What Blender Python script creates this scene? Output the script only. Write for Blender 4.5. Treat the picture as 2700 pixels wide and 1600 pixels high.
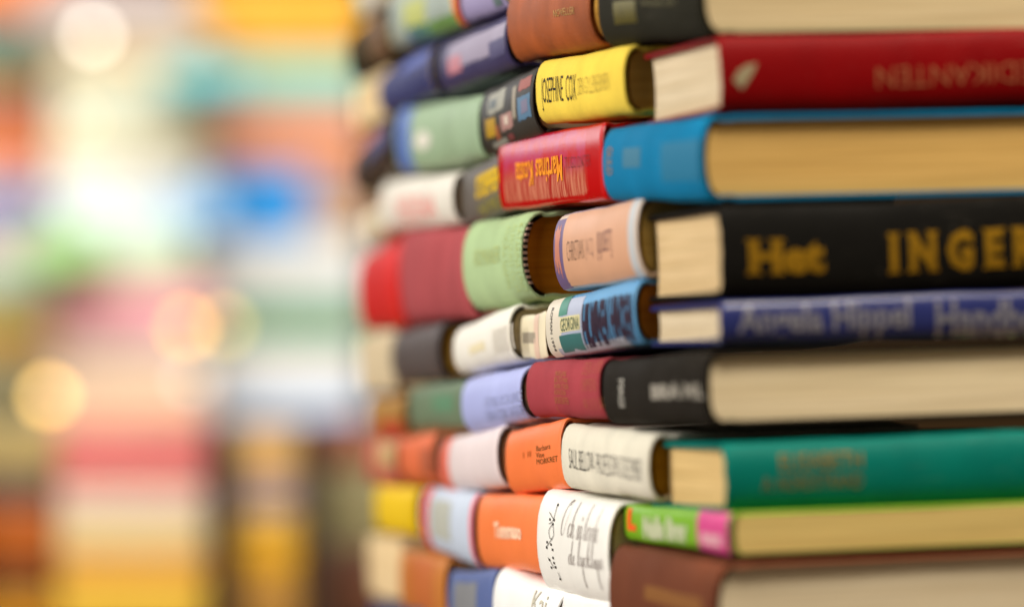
import bpy, bmesh, math, random
from mathutils import Vector, Matrix
random.seed(7)
sc = bpy.context.scene
for o in list(bpy.data.objects): bpy.data.objects.remove(o)
COL = sc.collection

# ------------------------------------------------------------------ camera
W, H = 2700.0, 1600.0
FPX = 13000.0                       # focal length in photo pixels (a long portrait lens)
CAM = Vector((0, 0, 1.30))
ROLL, PITCH = math.radians(1.78), math.atan(150 / FPX)
Rx = Matrix.Rotation(PITCH, 3, 'X')
cR = Rx @ Vector((math.cos(ROLL), 0, -math.sin(ROLL)))
cF = Rx @ Vector((0, 1, 0))
cU = Rx @ Vector((math.sin(ROLL), 0, math.cos(ROLL)))
cam = bpy.data.objects.new('camera', bpy.data.cameras.new('camera'))
COL.objects.link(cam)
m = Matrix((cR, cU, -cF)).transposed().to_4x4(); m.translation = CAM
cam.matrix_world = m
cam.data.sensor_width = 36
cam.data.lens = 36 * FPX / W
cam.data.clip_start = 0.05; cam.data.clip_end = 100
cam.data.dof.use_dof = True
cam.data.dof.focus_distance = 2.715
cam.data.dof.aperture_fstop = 2.9
sc.camera = cam
sc.render.resolution_x = 1024; sc.render.resolution_y = 606

# ------------------------------------------------------------------ world and lamps (a shop interior)
w = bpy.data.worlds.new('World'); sc.world = w; w.use_nodes = True
w.node_tree.nodes['Background'].inputs[0].default_value = (1.0, 0.86, 0.68, 1)
w.node_tree.nodes['Background'].inputs[1].default_value = 0.17
def area(name, loc, target, sx, sy, power, col):
    d = bpy.data.lights.new(name, 'AREA'); d.shape = 'RECTANGLE'; d.size = sx; d.size_y = sy
    d.energy = power; d.color = col
    o = bpy.data.objects.new(name, d); COL.objects.link(o); o.location = loc
    o.rotation_euler = (Vector(target) - Vector(loc)).to_track_quat('-Z', 'Y').to_euler()
    return o
area('window_light', (-2.1, 2.2, 2.35), (0.05, 2.75, 1.3), 1.6, 1.2, 76, (1.0, 0.96, 0.90))
area('sheen_fill_light', (-1.75, 5.5, 2.15), (0.05, 2.8, 1.3), 1.1, 0.9, 6.5, (0.95, 0.97, 1.0))  # added light out of view, placed to lay a sheen on the left spines
area('ceiling_light', (0.55, 1.72, 3.0), (0.15, 2.5, 1.3), 0.7, 0.7, 56, (1.0, 0.91, 0.76))
area('far_ceiling_light', (-0.4, 6.3, 3.3), (-0.5, 8.4, 1.35), 3.4, 0.8, 106, (0.95, 0.98, 1.0))
area('middle_ceiling_light', (-0.6, 4.0, 3.0), (-0.4, 5.6, 1.1), 2.2, 0.8, 38, (1.0, 0.97, 0.9))
sc.view_settings.view_transform = 'Standard'; sc.view_settings.look = 'None'
sc.view_settings.exposure = 0.0; sc.view_settings.gamma = 1.0
sc.cycles.use_denoising = True
sc.cycles.use_adaptive_sampling = False
sc.cycles.max_bounces = 8; sc.cycles.diffuse_bounces = 5
sc.cycles.sample_clamp_indirect = 6

# ------------------------------------------------------------------ helpers
def at(px, py, Y):
    """world point seen at photo pixel (px,py), at distance Y (metres along +Y)"""
    d = cF * FPX + cR * (px - W / 2) + cU * (H / 2 - py)
    return CAM + d * (Y / d.y)
def proj(p):
    d = p - CAM; k = FPX / d.dot(cF)
    return W / 2 + d.dot(cR) * k, H / 2 - d.dot(cU) * k
DC = [(840, 4.10), (930, 3.76), (1000, 3.50), (1100, 3.23), (1200, 3.05), (1300, 2.90), (1400, 2.79), (1490, 2.715),
      (1600, 2.63), (1700, 2.56), (1890, 2.43), (2000, 2.36)]
def depth(x):                          # plan curve of the round stack's left side
    if x < DC[0][0]: return DC[0][1] + (DC[0][0] - x) * 0.003
    for (a, ya), (b, yb) in zip(DC, DC[1:]):
        if x <= b: return ya + (yb - ya) * (x - a) / (b - a)
    return DC[-1][1]
CORN = at(1890, 950, 2.43); ADIR = math.radians(13.8)
def depth_r(x):                        # right side, square to the left side at the corner
    lo, hi = -0.2, 0.6
    for _ in range(40):
        t = (lo + hi) / 2
        p = Vector((CORN.x + t * math.cos(ADIR), CORN.y + t * math.sin(ADIR), 1.3))
        if proj(p)[0] < x: lo = t
        else: hi = t
    return CORN.y + t * math.sin(ADIR)

def lin(c):
    r = []
    for v in c[:3]:
        v /= 255.0
        r.append(v / 12.92 if v <= 0.04045 else ((v + 0.055) / 1.055) ** 2.4)
    return r
MATS = {}
def mat(c, kind='cloth', rough=None):
    """c = colour of the thing as sRGB 0..255; kind = cloth, leather, paper, gloss, foil, pages, ink, worn, flat"""
    key = (tuple(c), kind, rough)
    if key in MATS: return MATS[key]
    m = bpy.data.materials.new('%s_%02x%02x%02x' % ((kind,) + tuple(int(v) for v in c[:3]))); m.use_nodes = True
    nt = m.node_tree; N = nt.nodes; L = nt.links; b = N['Principled BSDF']
    r, g, bl = lin(c); base = (r, g, bl, 1)
    tc = N.new('ShaderNodeTexCoord')
    def noise(scale, vec=(1, 1, 1), detail=3, rough_=0.55):
        mp = N.new('ShaderNodeMapping'); mp.inputs['Scale'].default_value = vec
        L.new(tc.outputs['Object'], mp.inputs['Vector'])
        n = N.new('ShaderNodeTexNoise'); n.inputs['Scale'].default_value = scale
        n.inputs['Detail'].default_value = detail; n.inputs['Roughness'].default_value = rough_
        L.new(mp.outputs[0], n.inputs['Vector']); return n
    def ramp(src, a, bb, c0, c1):
        cr = N.new('ShaderNodeValToRGB'); cr.color_ramp.elements[0].position = a; cr.color_ramp.elements[1].position = bb
        cr.color_ramp.elements[0].color = c0; cr.color_ramp.elements[1].color = c1
        L.new(src, cr.inputs[0]); return cr
    def sc_(k): return (min(1, r * k), min(1, g * k), min(1, bl * k), 1)
    def bump(src, dist, st):
        bp = N.new('ShaderNodeBump'); bp.inputs['Distance'].default_value = dist; bp.inputs['Strength'].default_value = st
        L.new(src, bp.inputs['Height']); L.new(bp.outputs[0], b.inputs['Normal']); return bp
    R = {'cloth': .72, 'leather': .52, 'paper': .42, 'gloss': .24, 'foil': .38, 'pages': .85, 'ink': .6, 'worn': .3, 'flat': .6, 'wood': .5}[kind]
    b.inputs['Roughness'].default_value = R if rough is None else rough
    b.inputs['Specular IOR Level'].default_value = {'cloth': .1, 'leather': .3, 'pages': .05, 'ink': .15, 'flat': .1, 'paper': .42}.get(kind, .5)
    if kind == 'pages':
        n = noise(1.0, (6, 8, 1500), 3, .7)
        n2 = noise(1.0, (5, 6, 260), 3, .6)
        a = ramp(n.outputs[0], .34, .66, sc_(.78), sc_(1.07))
        a2 = ramp(n2.outputs[0], .32, .6, (.84, .80, .73, 1), (1, 1, 1, 1))
        mx = N.new('ShaderNodeMix'); mx.data_type = 'RGBA'; mx.blend_type = 'MULTIPLY'; mx.inputs[0].default_value = 1
        L.new(a.outputs[0], mx.inputs[6]); L.new(a2.outputs[0], mx.inputs[7]); L.new(mx.outputs[2], b.inputs['Base Color'])
        bump(n.outputs[0], .0002, .12)
    elif kind == 'worn':
        n = noise(1.0, (420, 40, 26), 4, .7)
        n2 = noise(1.0, (14, 14, 40), 3)
        mul = N.new('ShaderNodeMath'); mul.operation = 'ADD'
        L.new(n.outputs[0], mul.inputs[0]); L.new(n2.outputs[0], mul.inputs[1])
        a = ramp(mul.outputs[0], .82, 1.12, (r, g, bl, 1), tuple(lin((230, 150, 130))) + (1,))
        L.new(a.outputs[0], b.inputs['Base Color'])
        bump(n.outputs[0], .0002, .5)
    elif kind == 'foil':
        b.inputs['Metallic'].default_value = .75
        n = noise(500); a = ramp(n.outputs[0], .3, .6, sc_(.55), base); L.new(a.outputs[0], b.inputs['Base Color'])
    elif kind in ('ink', 'flat'):
        b.inputs['Base Color'].default_value = base
    else:
        n = noise(28, (1, 1, 1), 4)
        k = {'cloth': (.86, 1.07), 'leather': (.62, 1.15), 'paper': (.93, 1.04), 'gloss': (.9, 1.04), 'wood': (.6, 1.2)}[kind]
        a = ramp(n.outputs[0], .3, .72, sc_(k[0]), sc_(k[1]))
        fine = noise(1.0, (1900, 1900, 1900) if kind != 'cloth' else (2600, 2600, 900), 2)
        big = noise(9, (1, 1, 1), 2)
        a2 = ramp(fine.outputs[0], .3, .7, (.86, .86, .86, 1) if kind in ('cloth', 'leather') else (.97, .97, .97, 1), (1, 1, 1, 1))
        mx = N.new('ShaderNodeMix'); mx.data_type = 'RGBA'; mx.blend_type = 'MULTIPLY'; mx.inputs[0].default_value = 1
        L.new(a.outputs[0], mx.inputs[6]); L.new(a2.outputs[0], mx.inputs[7]); 
        spk = noise(1.0, (520, 520, 300), 3, .6); sr = ramp(spk.outputs[0], .66, .72, (0, 0, 0, 1), (1, 1, 1, 1))
        scr = noise(1.0, (40, 300, 900), 3, .6); s2 = ramp(scr.outputs[0], .63, .72, (0, 0, 0, 1), (.5, .5, .5, 1))
        bz = ramp(big.outputs[0], .42, .62, (.15, .15, .15, 1), (1, 1, 1, 1))
        ad = N.new('ShaderNodeMath'); ad.operation = 'MAXIMUM'; L.new(sr.outputs[0], ad.inputs[0]); L.new(s2.outputs[0], ad.inputs[1])
        am = N.new('ShaderNodeMath'); am.operation = 'MULTIPLY'; L.new(ad.outputs[0], am.inputs[0]); L.new(bz.outputs[0], am.inputs[1])
        ak = N.new('ShaderNodeMath'); ak.operation = 'MULTIPLY'; L.new(am.outputs[0], ak.inputs[0]); ak.inputs[1].default_value = .22 if kind in ('cloth', 'leather') else .14
        wr = N.new('ShaderNodeMix'); wr.data_type = 'RGBA'; L.new(ak.outputs[0], wr.inputs[0]); L.new(mx.outputs[2], wr.inputs[6])
        lum = .3 * r + .5 * g + .2 * bl
        wr.inputs[7].default_value = (.5 * r + .3, .5 * g + .27, .5 * bl + .22, 1) if lum < .5 else (r * .55, g * .5, bl * .42, 1)
        L.new(wr.outputs[2], b.inputs['Base Color'])
        rr = ramp(big.outputs[0], .35, .65, (R * .8,) * 3 + (1,), (min(1, R * 1.2),) * 3 + (1,))
        if rough is None: L.new(rr.outputs[0], b.inputs['Roughness'])
        bump(fine.outputs[0], .0004 if kind in ('cloth', 'leather') else .0001, .5)
    MATS[key] = m; return m

def mesh_obj(name, verts, faces, m, parent=None, mi=None, smooth=True, ang=38):
    me = bpy.data.meshes.new(name); me.from_pydata(verts, [], faces); me.update()
    for mm in (m if isinstance(m, (list, tuple)) else [m]): me.materials.append(mm)
    if mi: me.polygons.foreach_set('material_index', mi)
    if smooth:
        me.polygons.foreach_set('use_smooth', [True] * len(me.polygons))
        try: me.set_sharp_from_angle(angle=math.radians(ang))
        except Exception: pass
    o = bpy.data.objects.new(name, me); COL.objects.link(o)
    if parent: o.parent = parent
    return o
def tag(o, label, cat, group=None, kind=None):
    if label: o['label'] = label
    if cat: o['category'] = cat
    if group: o['group'] = group
    if kind: o['kind'] = kind
    return o

CM = 0.01
class Book:
    """One book. The spine's left and right ends are fitted in the place; u runs along the spine,
    w into the stack, v up.  Parts: cover, pages, lettering, printed panels, headband."""
    def __init__(s, label, q, cover, pages=None, side='L', b=0.8, p=2.3, D=14.0, tb=0.28, groove=True, sq=0.35,
                 yoff=0.0, Y=None, group=None, fill=0.0, rise=0.0, cat='book', rnd=0.0, cap=1.0, name='book', seg=12):
        xl, tl, bl, xr, tr, br = q
        if side == 'L': yl, yr = depth(xl) + yoff, depth(xr) + yoff
        elif side == 'R': yl, yr = depth_r(xl) + yoff, depth_r(xr) + yoff
        else: yl = yr = Y
        Lt, Lb, Rt, Rb = at(xl, tl, yl), at(xl, bl, yl), at(xr, tr, yr), at(xr, br, yr)
        ML, MR = (Lt + Lb) / 2, (Rt + Rb) / 2
        s.L = (MR - ML).length
        u = (MR - ML).normalized()
        w = Vector((-u.y, u.x, 0)).normalized(); v = u.cross(w).normalized()
        TL, TR = (Lt - Lb).length, (Rt - Rb).length
        T = (TL + TR) / 2
        TL = min(max(TL, T * .94), T * 1.06); TR = min(max(TR, T * .94), T * 1.06)
        s.TL, s.TR, s.b, s.p, s.rnd, s.cap = TL, TR, b * CM, p, rnd, cap
        s.M = Matrix((u, w, v)).transposed().to_4x4(); s.M.translation = ML
        s.root = bpy.data.objects.new(name, None); COL.objects.link(s.root)
        s.root.empty_display_size = .02
        base = ML - v * T / 2
        s.off = T / 2                                      # the Empty sits at the book's base
        Mb = s.M.copy(); Mb.translation = base; s.root.matrix_world = Mb; s.M = Mb
        tag(s.root, label, cat, group)
        s.tb = tb * CM; D *= CM; s.D = D; sq *= CM
        s.sag = random.uniform(-.0006, .0004); ph = random.uniform(0, 6)
        s.sg = lambda u: s.sag * math.sin(math.pi * u / s.L) + .00028 * math.sin(9 * u / s.L + ph) + .00015 * math.sin(23 * u / s.L + 2 * ph)
        je = [random.uniform(-.0004, .0004) for _ in range(80)]
        nv = seg
        # outer and inner section paths as (w, v fraction or absolute offsets)
        us = [0, .0015, .006, .03] + [s.L * k / 12 for k in range(1, 12)] + [s.L - .03, s.L - .006, s.L - .0015, s.L]
        us = sorted(us)
        V, F = [], []
        prof_n = None
        for uu in us:
            k = .0008 * max(0, 1 - min(uu, s.L - uu) / .0015) if cap else 0       # tiny rounding of the turned-in ends
            T_ = s.T(uu)
            out, inn = [], []
            g = .0011 if groove else 0
            def add(w_, vo, vi, wi=None):
                out.append((w_, vo)); inn.append((w_ if wi is None else wi, vi))
            tbb = s.tb
            add(D, T_ - k, T_ - tbb + k * .3)
            add(D * .5, T_ - k, T_ - tbb)
            if groove:
                add(.0115, T_ - k, T_ - tbb); add(.0080, T_ - g - k, T_ - tbb - g * .5); add(.0050, T_ - g - k, T_ - tbb - g * .5); add(.0022, T_ - .0002 - k, T_ - tbb)
            else:
                add(.008, T_ - k, T_ - tbb); add(.003, T_ - k, T_ - tbb)
            th = min(tbb, .0016)
            for j in range(nv + 1):
                a = math.pi * (0.5 - j / nv); ss = math.sin(a)
                sgn = 1 if ss >= 0 else -1; fr = abs(ss)
                e = 1.0 if p < 3 else .8
                fr2 = fr ** e
                vo = T_ / 2 * (1 + sgn * fr2)
                wo = -s.b * (max(0, 1 - fr2 ** p)) ** (1 / 2.0)
                ve = T_ / 2 * (1 + sgn * fr2 * (1 - 2 * th / T_))
                vo2 = T_ / 2 + (vo - T_ / 2) * (1 - 2 * k / T_)
                out.append((wo + k, vo2)); inn.append((wo + th, min(max(ve, tbb * .6), T_ - tbb * .6)))
            if groove:
                add(.0022, .0002 + k, tbb); add(.0050, g + k, tbb + g * .5); add(.0080, g + k, tbb + g * .5); add(.0115, k, tbb)
            else:
                add(.003, k, tbb); add(.008, k, tbb)
            add(D * .5, k, tbb); add(D, k, tbb - k * .3)
            n = len(out); prof_n = n
            sg = s.sg(uu); ee = 1 if min(uu, s.L - uu) < .002 and seg > 8 else 0
            V += [(uu + ee * je[q], a, c + sg) for q, (a, c) in enumerate(out)] + [(uu + ee * je[q], a, c + sg) for q, (a, c) in enumerate(inn)]
        n = prof_n; m2 = 2 * n
        for i in range(len(us) - 1):
            A, B = i * m2, (i + 1) * m2
            for j in range(n - 1):
                F.append((A + j, A + j + 1, B + j + 1, B + j))
                F.append((A + n + j + 1, A + n + j, B + n + j, B + n + j + 1))
            F.append((A + n, A, B, B + n)); F.append((A + n - 1, A + 2 * n - 1, B + 2 * n - 1, B + n - 1))
        e = (len(us) - 1) * m2
        for j in range(n - 1):
            F.append((j + 1, j, n + j, n + j + 1)); F.append((e + j, e + j + 1, e + n + j + 1, e + n + j))
        s.cover = mesh_obj('cover', V, F, cover, s.root)
        # page block
        if pages:
            V, F = [], []
            us = [sq, sq + .002, *[s.L * k / 12 for k in range(2, 11)], s.L - sq - .002, s.L - sq]
            nl = 14
            for i, uu in enumerate(us):
                T_ = s.T(uu); lo, hi = tbb + .0001, T_ - tbb - .0001
                sg = s.sg(uu)
                for j in range(nl + 1):
                    vv = lo + (hi - lo) * j / nl; t = 2 * j / nl - 1
                    wl = -(s.b * .86) * math.sqrt(max(0, 1 - abs(t) ** p)) + .0035
                    wr = D - sq - s.b * .55 * (1 - t * t)
                    V += [(uu, wl, vv + sg), (uu, wr, vv + sg)]
            r = 2 * (nl + 1)
            for i in range(len(us) - 1):
                A, B = i * r, (i + 1) * r
                for j in range(nl):
                    F.append((A + 2 * j, A + 2 * j + 2, B + 2 * j + 2, B + 2 * j)[::-1])
                    F.append((A + 2 * j + 1, A + 2 * j + 3, B + 2 * j + 3, B + 2 * j + 1))
                F.append((A, A + 1, B + 1, B)[::-1]); F.append((A + 2 * nl, A + 2 * nl + 1, B + 2 * nl + 1, B + 2 * nl))
            e = (len(us) - 1) * r
            for j in range(nl):
                F.append((2 * j, 2 * j + 1, 2 * j + 3, 2 * j + 2)[::-1]); F.append((e + 2 * j, e + 2 * j + 1, e + 2 * j + 3, e + 2 * j + 2))
            s.pages = mesh_obj('pages', V, F, pages, s.root, ang=30)
    def T(s, u): return s.TL + (s.TR - s.TL) * u / s.L
    def S(s, u, f, off=0.0):
        """local point on the outside of the spine: u in metres, f = 0..1 up the spine"""
        T_ = s.T(u); t = abs(2 * f - 1)
        wv = -s.b * math.sqrt(max(0, 1 - t ** s.p))
        # outward normal of the section
        def P(ff):
            tt = abs(2 * ff - 1); return (-s.b * math.sqrt(max(0, 1 - min(1, tt) ** s.p)), ff * T_)
        a, c = P(max(0.002, f - .01)), P(min(.998, f + .01))
        dx, dy = c[0] - a[0], c[1] - a[1]; l = math.hypot(dx, dy) or 1
        nx, ny = -dy / l, dx / l
        mid = (T_ - s.off * 2) / 2
        sg = s.sg(u)
        return (u, wv + nx * off, f * T_ + ny * off + sg)
    def U(s, px, f=.5):
        lo, hi = -.02, s.L + .02
        for _ in range(36):
            c = (lo + hi) / 2
            if proj(s.M @ Vector(s.S(c, f)))[0] < px: lo = c
            else: hi = c
        return c
    def Fv(s, py, u):
        lo, hi = 0, 1
        for _ in range(30):
            c = (lo + hi) / 2
            if proj(s.M @ Vector(s.S(u, c)))[1] > py: lo = c
            else: hi = c
        return c
    def box(s, x0, x1, y0, y1):
        """pixel box (centre-line x's, y's at its middle) to u,f ranges"""
        u0, u1 = s.U(x0), s.U(x1); um = (u0 + u1) / 2
        for _ in range(2):
            fa, fb = s.Fv(y1, um), s.Fv(y0, um); fm = (fa + fb) / 2
            u0, u1 = s.U(x0, fm), s.U(x1, fm); um = (u0 + u1) / 2
        return u0, u1, fa, fb
    def panel(s, x0, x1, y0, y1, m, name='printed_panel', off=.00016, full=False, jag=0):
        u0, u1, f0, f1 = s.box(x0, x1, y0, y1)
        u0, u1 = max(u0, .0008), min(u1, s.L - .0008)
        if full: f0, f1 = .012, .988
        nu, nf = max(2, int((u1 - u0) / .02)), 16
        if jag: nu, nf = 60, 24
        V = []
        rj = random.Random(int(x0 * 7 + y0)); du, dv = (u1 - u0), (f1 - f0)
        wl = [rj.uniform(0, jag) + (jag * .8 * (0.5 + .5 * math.sin(k * .21 + y0))) for k in range(240)]
        for i in range(nu + 1):
            for j in range(nf + 1):
                if jag:
                    ua, ub = u0 + du * wl[j] * .35, u1 - du * wl[j + 30] * .5; fa, fb = f0 + dv * wl[i + 60], f1 - dv * wl[i + 150] * .35
                    V.append(s.S(ua + (ub - ua) * i / nu, fa + (fb - fa) * j / nf, off))
                else: V.append(s.S(u0 + (u1 - u0) * i / nu, f0 + (f1 - f0) * j / nf, off))
        F = [(i * (nf + 1) + j, (i + 1) * (nf + 1) + j, (i + 1) * (nf + 1) + j + 1, i * (nf + 1) + j + 1) for i in range(nu) for j in range(nf)]
        return mesh_obj(name, V, F, m, s.root)
    def wrap2d(s, verts, faces, rect, m, name, flip=False, off=.0003):
        """lay a flat 2-D outline (x,y in 0..1) onto the spine"""
        u0, u1, f0, f1 = rect
        bm = bmesh.new()
        vs = [bm.verts.new((x, y, 0)) for x, y in verts]
        for f in faces:
            try: bm.faces.new([vs[i] for i in f])
            except ValueError: pass
        for k in range(1, 8):
            bmesh.ops.bisect_plane(bm, geom=bm.verts[:] + bm.edges[:] + bm.faces[:], plane_co=(0, k / 8, 0), plane_no=(0, 1, 0))
        V = []
        bm.verts.index_update()
        for v in bm.verts:
            x, y = v.co.x, v.co.y
            if flip: x, y = 1 - x, 1 - y
            V.append(s.S(u0 + (u1 - u0) * x, min(.99, max(.01, f0 + (f1 - f0) * y)), off))
        F = [tuple(v.index for v in f.verts) for f in bm.faces]
        bm.free()
        return mesh_obj(name, V, F, m, s.root, smooth=False)
    def text(s, body, x0, x1, y0, y1, m, flip=False, bold=0.0, shear=0.0, rot=False, serif=False, name='lettering', off=.0003, rect=None):
        v, f = text2d(body, bold, shear, serif)
        if rot: v = [(y, 1 - x) for x, y in v]
        r = rect or s.box(x0, x1, y0, y1)
        return s.wrap2d(v, f, r, m, name, flip, off)
    def headband(s, end, m1, m2):
        """striped band across the page block at one spine end"""
        V, F, MI = [], [], []
        u = s.L - .0022 if end else .0022
        n = 22; r = .0024
        for i in range(n):
            f = .12 + .76 * i / (n - 1); f2 = .12 + .76 * (i + .92) / (n - 1)
            b0 = len(V)
            for ff in (f, min(f2, .9)):
                p = s.S(u, ff, -.0026)
                for k in range(6):
                    a = k * math.pi / 3
                    V.append((p[0] + r * math.cos(a), p[1] + r * math.sin(a), p[2]))
            for k in range(6):
                F.append((b0 + k, b0 + (k + 1) % 6, b0 + 6 + (k + 1) % 6, b0 + 6 + k)); MI.append(i % 2)
            F.append(tuple(b0 + k for k in range(5, -1, -1))); MI.append(i % 2)
            F.append(tuple(b0 + 6 + k for k in range(6))); MI.append(i % 2)
        return mesh_obj('headband', V, F, [m1, m2], s.root, MI)

_tc = {}
def text2d(body, bold=0.0, shear=0.0, serif=False):
    key = (body, bold, shear, serif)
    if key in _tc: return _tc[key]
    cu = bpy.data.curves.new('t', 'FONT'); cu.body = body; cu.offset = bold; cu.shear = shear; cu.resolution_u = 2
    cu.space_line = .85
    ob = bpy.data.objects.new('t', cu); COL.objects.link(ob)
    dg = bpy.context.evaluated_depsgraph_get()
    me = bpy.data.meshes.new_from_object(ob.evaluated_get(dg))
    v = [(p.co.x, p.co.y) for p in me.vertices]; f = [tuple(q.vertices) for q in me.polygons]
    if serif:                                                # slab feet: a bar across top and bottom of every stem run
        x0, x1 = min(a for a, _ in v), max(a for a, _ in v)
        y0, y1 = min(b for _, b in v), max(b for _, b in v)
        hh = (y1 - y0)
        for yb in (y0, y1):
            xs = sorted(a for a, b in v if abs(b - yb) < .05 * hh)
            run = []
            for a in xs:
                if run and a - run[-1] > .12 * hh: 
                    n = len(v); lo, hi = run[0] - .07 * hh, run[-1] + .07 * hh
                    t = .075 * hh; ya, yc = (yb, yb + t) if yb == y0 else (yb - t, yb)
                    v += [(lo, ya), (hi, ya), (hi, yc), (lo, yc)]; f.append((n, n + 1, n + 2, n + 3)); run = []
                run.append(a)
            if run:
                n = len(v); lo, hi = run[0] - .07 * hh, run[-1] + .07 * hh
                t = .075 * hh; ya, yc = (yb, yb + t) if yb == y0 else (yb - t, yb)
                v += [(lo, ya), (hi, ya), (hi, yc), (lo, yc)]; f.append((n, n + 1, n + 2, n + 3))
    bpy.data.objects.remove(ob); bpy.data.curves.remove(cu); bpy.data.meshes.remove(me)
    x0, x1 = min(a for a, _ in v), max(a for a, _ in v); y0, y1 = min(b for _, b in v), max(b for _, b in v)
    v = [((a - x0) / (x1 - x0), (b - y0) / (y1 - y0)) for a, b in v]
    _tc[key] = (v, f); return v, f

# handwriting: pen strokes for each letter (x to the right, y up, x-height 1)
G = {
 'O': (1.7, [[(1.25, 2.6), (.7, 2.4), (.15, 1.5), (.0, .5), (.25, 0), (.75, .3), (1.2, 1.3), (1.35, 2.2), (1.1, 2.6), (.8, 2.2)]]),
 'c': (.75, [[(.65, .85), (.4, 1.0), (.1, .6), (.1, .15), (.35, 0), (.75, .3)]]),
 'h': (.95, [[(.0, .1), (.35, 1.4), (.5, 2.4), (.35, 2.5), (.2, 1.4), (.1, 0), (.3, .75), (.5, 1.0), (.6, .7), (.55, .15), (.7, 0), (.95, .3)]]),
 's': (.65, [[(.0, .1), (.4, 1.05), (.45, .6), (.5, .15), (.3, 0), (.1, .1)]]),
 'a': (.9, [[(.6, .85), (.35, 1.0), (.08, .6), (.08, .12), (.3, 0), (.55, .5), (.65, .95), (.6, .3), (.7, 0), (.95, .3)]]),
 'A': (.9, [[(.6, .85), (.35, 1.0), (.08, .6), (.08, .12), (.3, 0), (.55, .5), (.65, .95), (.6, .3), (.7, 0), (.95, .3)], [(.42, 1.35), (.3, 1.5), (.42, 1.65), (.54, 1.5), (.42, 1.35)]]),
 'l': (.6, [[(.0, .1), (.35, 1.4), (.5, 2.4), (.35, 2.5), (.2, 1.4), (.15, .2), (.3, 0), (.6, .3)]]),
 'e': (.65, [[(.0, .3), (.35, .55), (.45, .85), (.3, 1.0), (.1, .6), (.12, .12), (.35, 0), (.65, .3)]]),
 'v': (.8, [[(.0, .8), (.15, 1.0), (.2, .5), (.25, 0), (.5, .5), (.6, 1.0), (.8, .9)]]),
 'd': (.95, [[(.6, .85), (.35, 1.0), (.08, .6), (.08, .12), (.3, 0), (.6, .8), (.85, 2.5), (.65, 1.0), (.62, .2), (.75, 0), (.95, .3)]]),
 'y': (.85, [[(.0, .8), (.12, 1.0), (.12, .3), (.3, 0), (.55, .4), (.65, 1.0), (.6, 0), (.65, -1.2), (.9, -2.2), (.8, -1.1), (.6, .0), (.85, .3)]]),
 'k': (.8, [[(.0, .1), (.3, 1.4), (.4, 2.4), (.25, 2.4), (.12, 1.2), (.08, 0)], [(.5, 1.05), (.15, .5), (.4, .35), (.55, 0), (.8, .3)]]),
 'i': (.45, [[(.0, .3), (.2, 1.0), (.15, .3), (.25, 0), (.45, .3)], [(.28, 1.45), (.33, 1.6)]]),
 'g': (.85, [[(.55, .85), (.3, 1.0), (.05, .6), (.1, .1), (.3, .1), (.55, .9), (.5, 0), (.6, -1.2), (.9, -2.1), (.75, -.9), (.55, .0), (.85, .3)]]),
 'u': (.8, [[(.0, .3), (.12, 1.0), (.1, .3), (.25, 0), (.5, .4), (.6, 1.0), (.55, .2), (.65, 0), (.8, .3)]]),
 'n': (.8, [[(.0, .1), (.12, 1.0), (.12, 0), (.3, .8), (.5, 1.0), (.55, .3), (.62, 0), (.8, .3)]]),
 ' ': (.45, []),
}
def catmull(pts, n=4):
    P = [pts[0]] + list(pts) + [pts[-1]]; out = []
    for i in range(1, len(P) - 2):
        for k in range(n):
            t = k / n; a, b, c, d = P[i - 1:i + 3]
            out.append(tuple(.5 * (2 * b[q] + (c[q] - a[q]) * t + (2 * a[q] - 5 * b[q] + 4 * c[q] - d[q]) * t * t + (3 * b[q] - a[q] - 3 * c[q] + d[q]) * t ** 3) for q in (0, 1)))
    out.append(tuple(P[-2])); return out
def script2d(words, wx=.10, wy=.14, slant=.16):
    V, F = [], []; x = 0
    for ch in words:
        adv, strokes = G[ch]
        for st in strokes:
            pts = [(x + a + slant * b, b) for a, b in catmull(st)]
            n0 = len(V)
            for i, p in enumerate(pts):
                q = pts[min(i + 1, len(pts) - 1)]; o = pts[max(i - 1, 0)]
                dx, dy = q[0] - o[0], q[1] - o[1]; l = math.hypot(dx, dy) or 1
                k = .55 + .9 * max(0, -dy / l)                # the pen presses on the down strokes
                nx, ny = -dy / l * wx * k, dx / l * wy * k * .6
                V += [(p[0] + nx, p[1] + ny), (p[0] - nx, p[1] - ny)]
            for i in range(len(pts) - 1):
                F.append((n0 + 2 * i, n0 + 2 * i + 1, n0 + 2 * i + 3, n0 + 2 * i + 2))
        x += adv
    x0, x1 = min(a for a, _ in V), max(a for a, _ in V); y0, y1 = min(b for _, b in V), max(b for _, b in V)
    return [((a - x0) / (x1 - x0), (b - y0) / (y1 - y0)) for a, b in V], F

# ------------------------------------------------------------------ setting
def box(name, x0, x1, y0, y1, z0, z1, m, parent=None, bev=0):
    bm = bmesh.new(); bmesh.ops.create_cube(bm, size=1)
    for v in bm.verts:
        v.co = Vector(((x0 + x1) / 2 + v.co.x * (x1 - x0), (y0 + y1) / 2 + v.co.y * (y1 - y0), (z0 + z1) / 2 + v.co.z * (z1 - z0)))
    if bev: bmesh.ops.bevel(bm, geom=bm.edges[:], offset=bev, segments=2, affect='EDGES')
    me = bpy.data.meshes.new(name); bm.to_mesh(me); bm.free(); me.materials.append(m)
    o = bpy.data.objects.new(name, me); COL.objects.link(o); o.parent = parent; return o
tag(box('floor', -5, 5, -1, 10.2, -.05, 0, mat((120, 90, 60), 'wood')), None, None, kind='structure')
tag(box('wall', -5, 5, 9.6, 9.7, 0, 3.6, mat((58, 38, 12), 'flat')), None, None, kind='structure')

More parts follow.
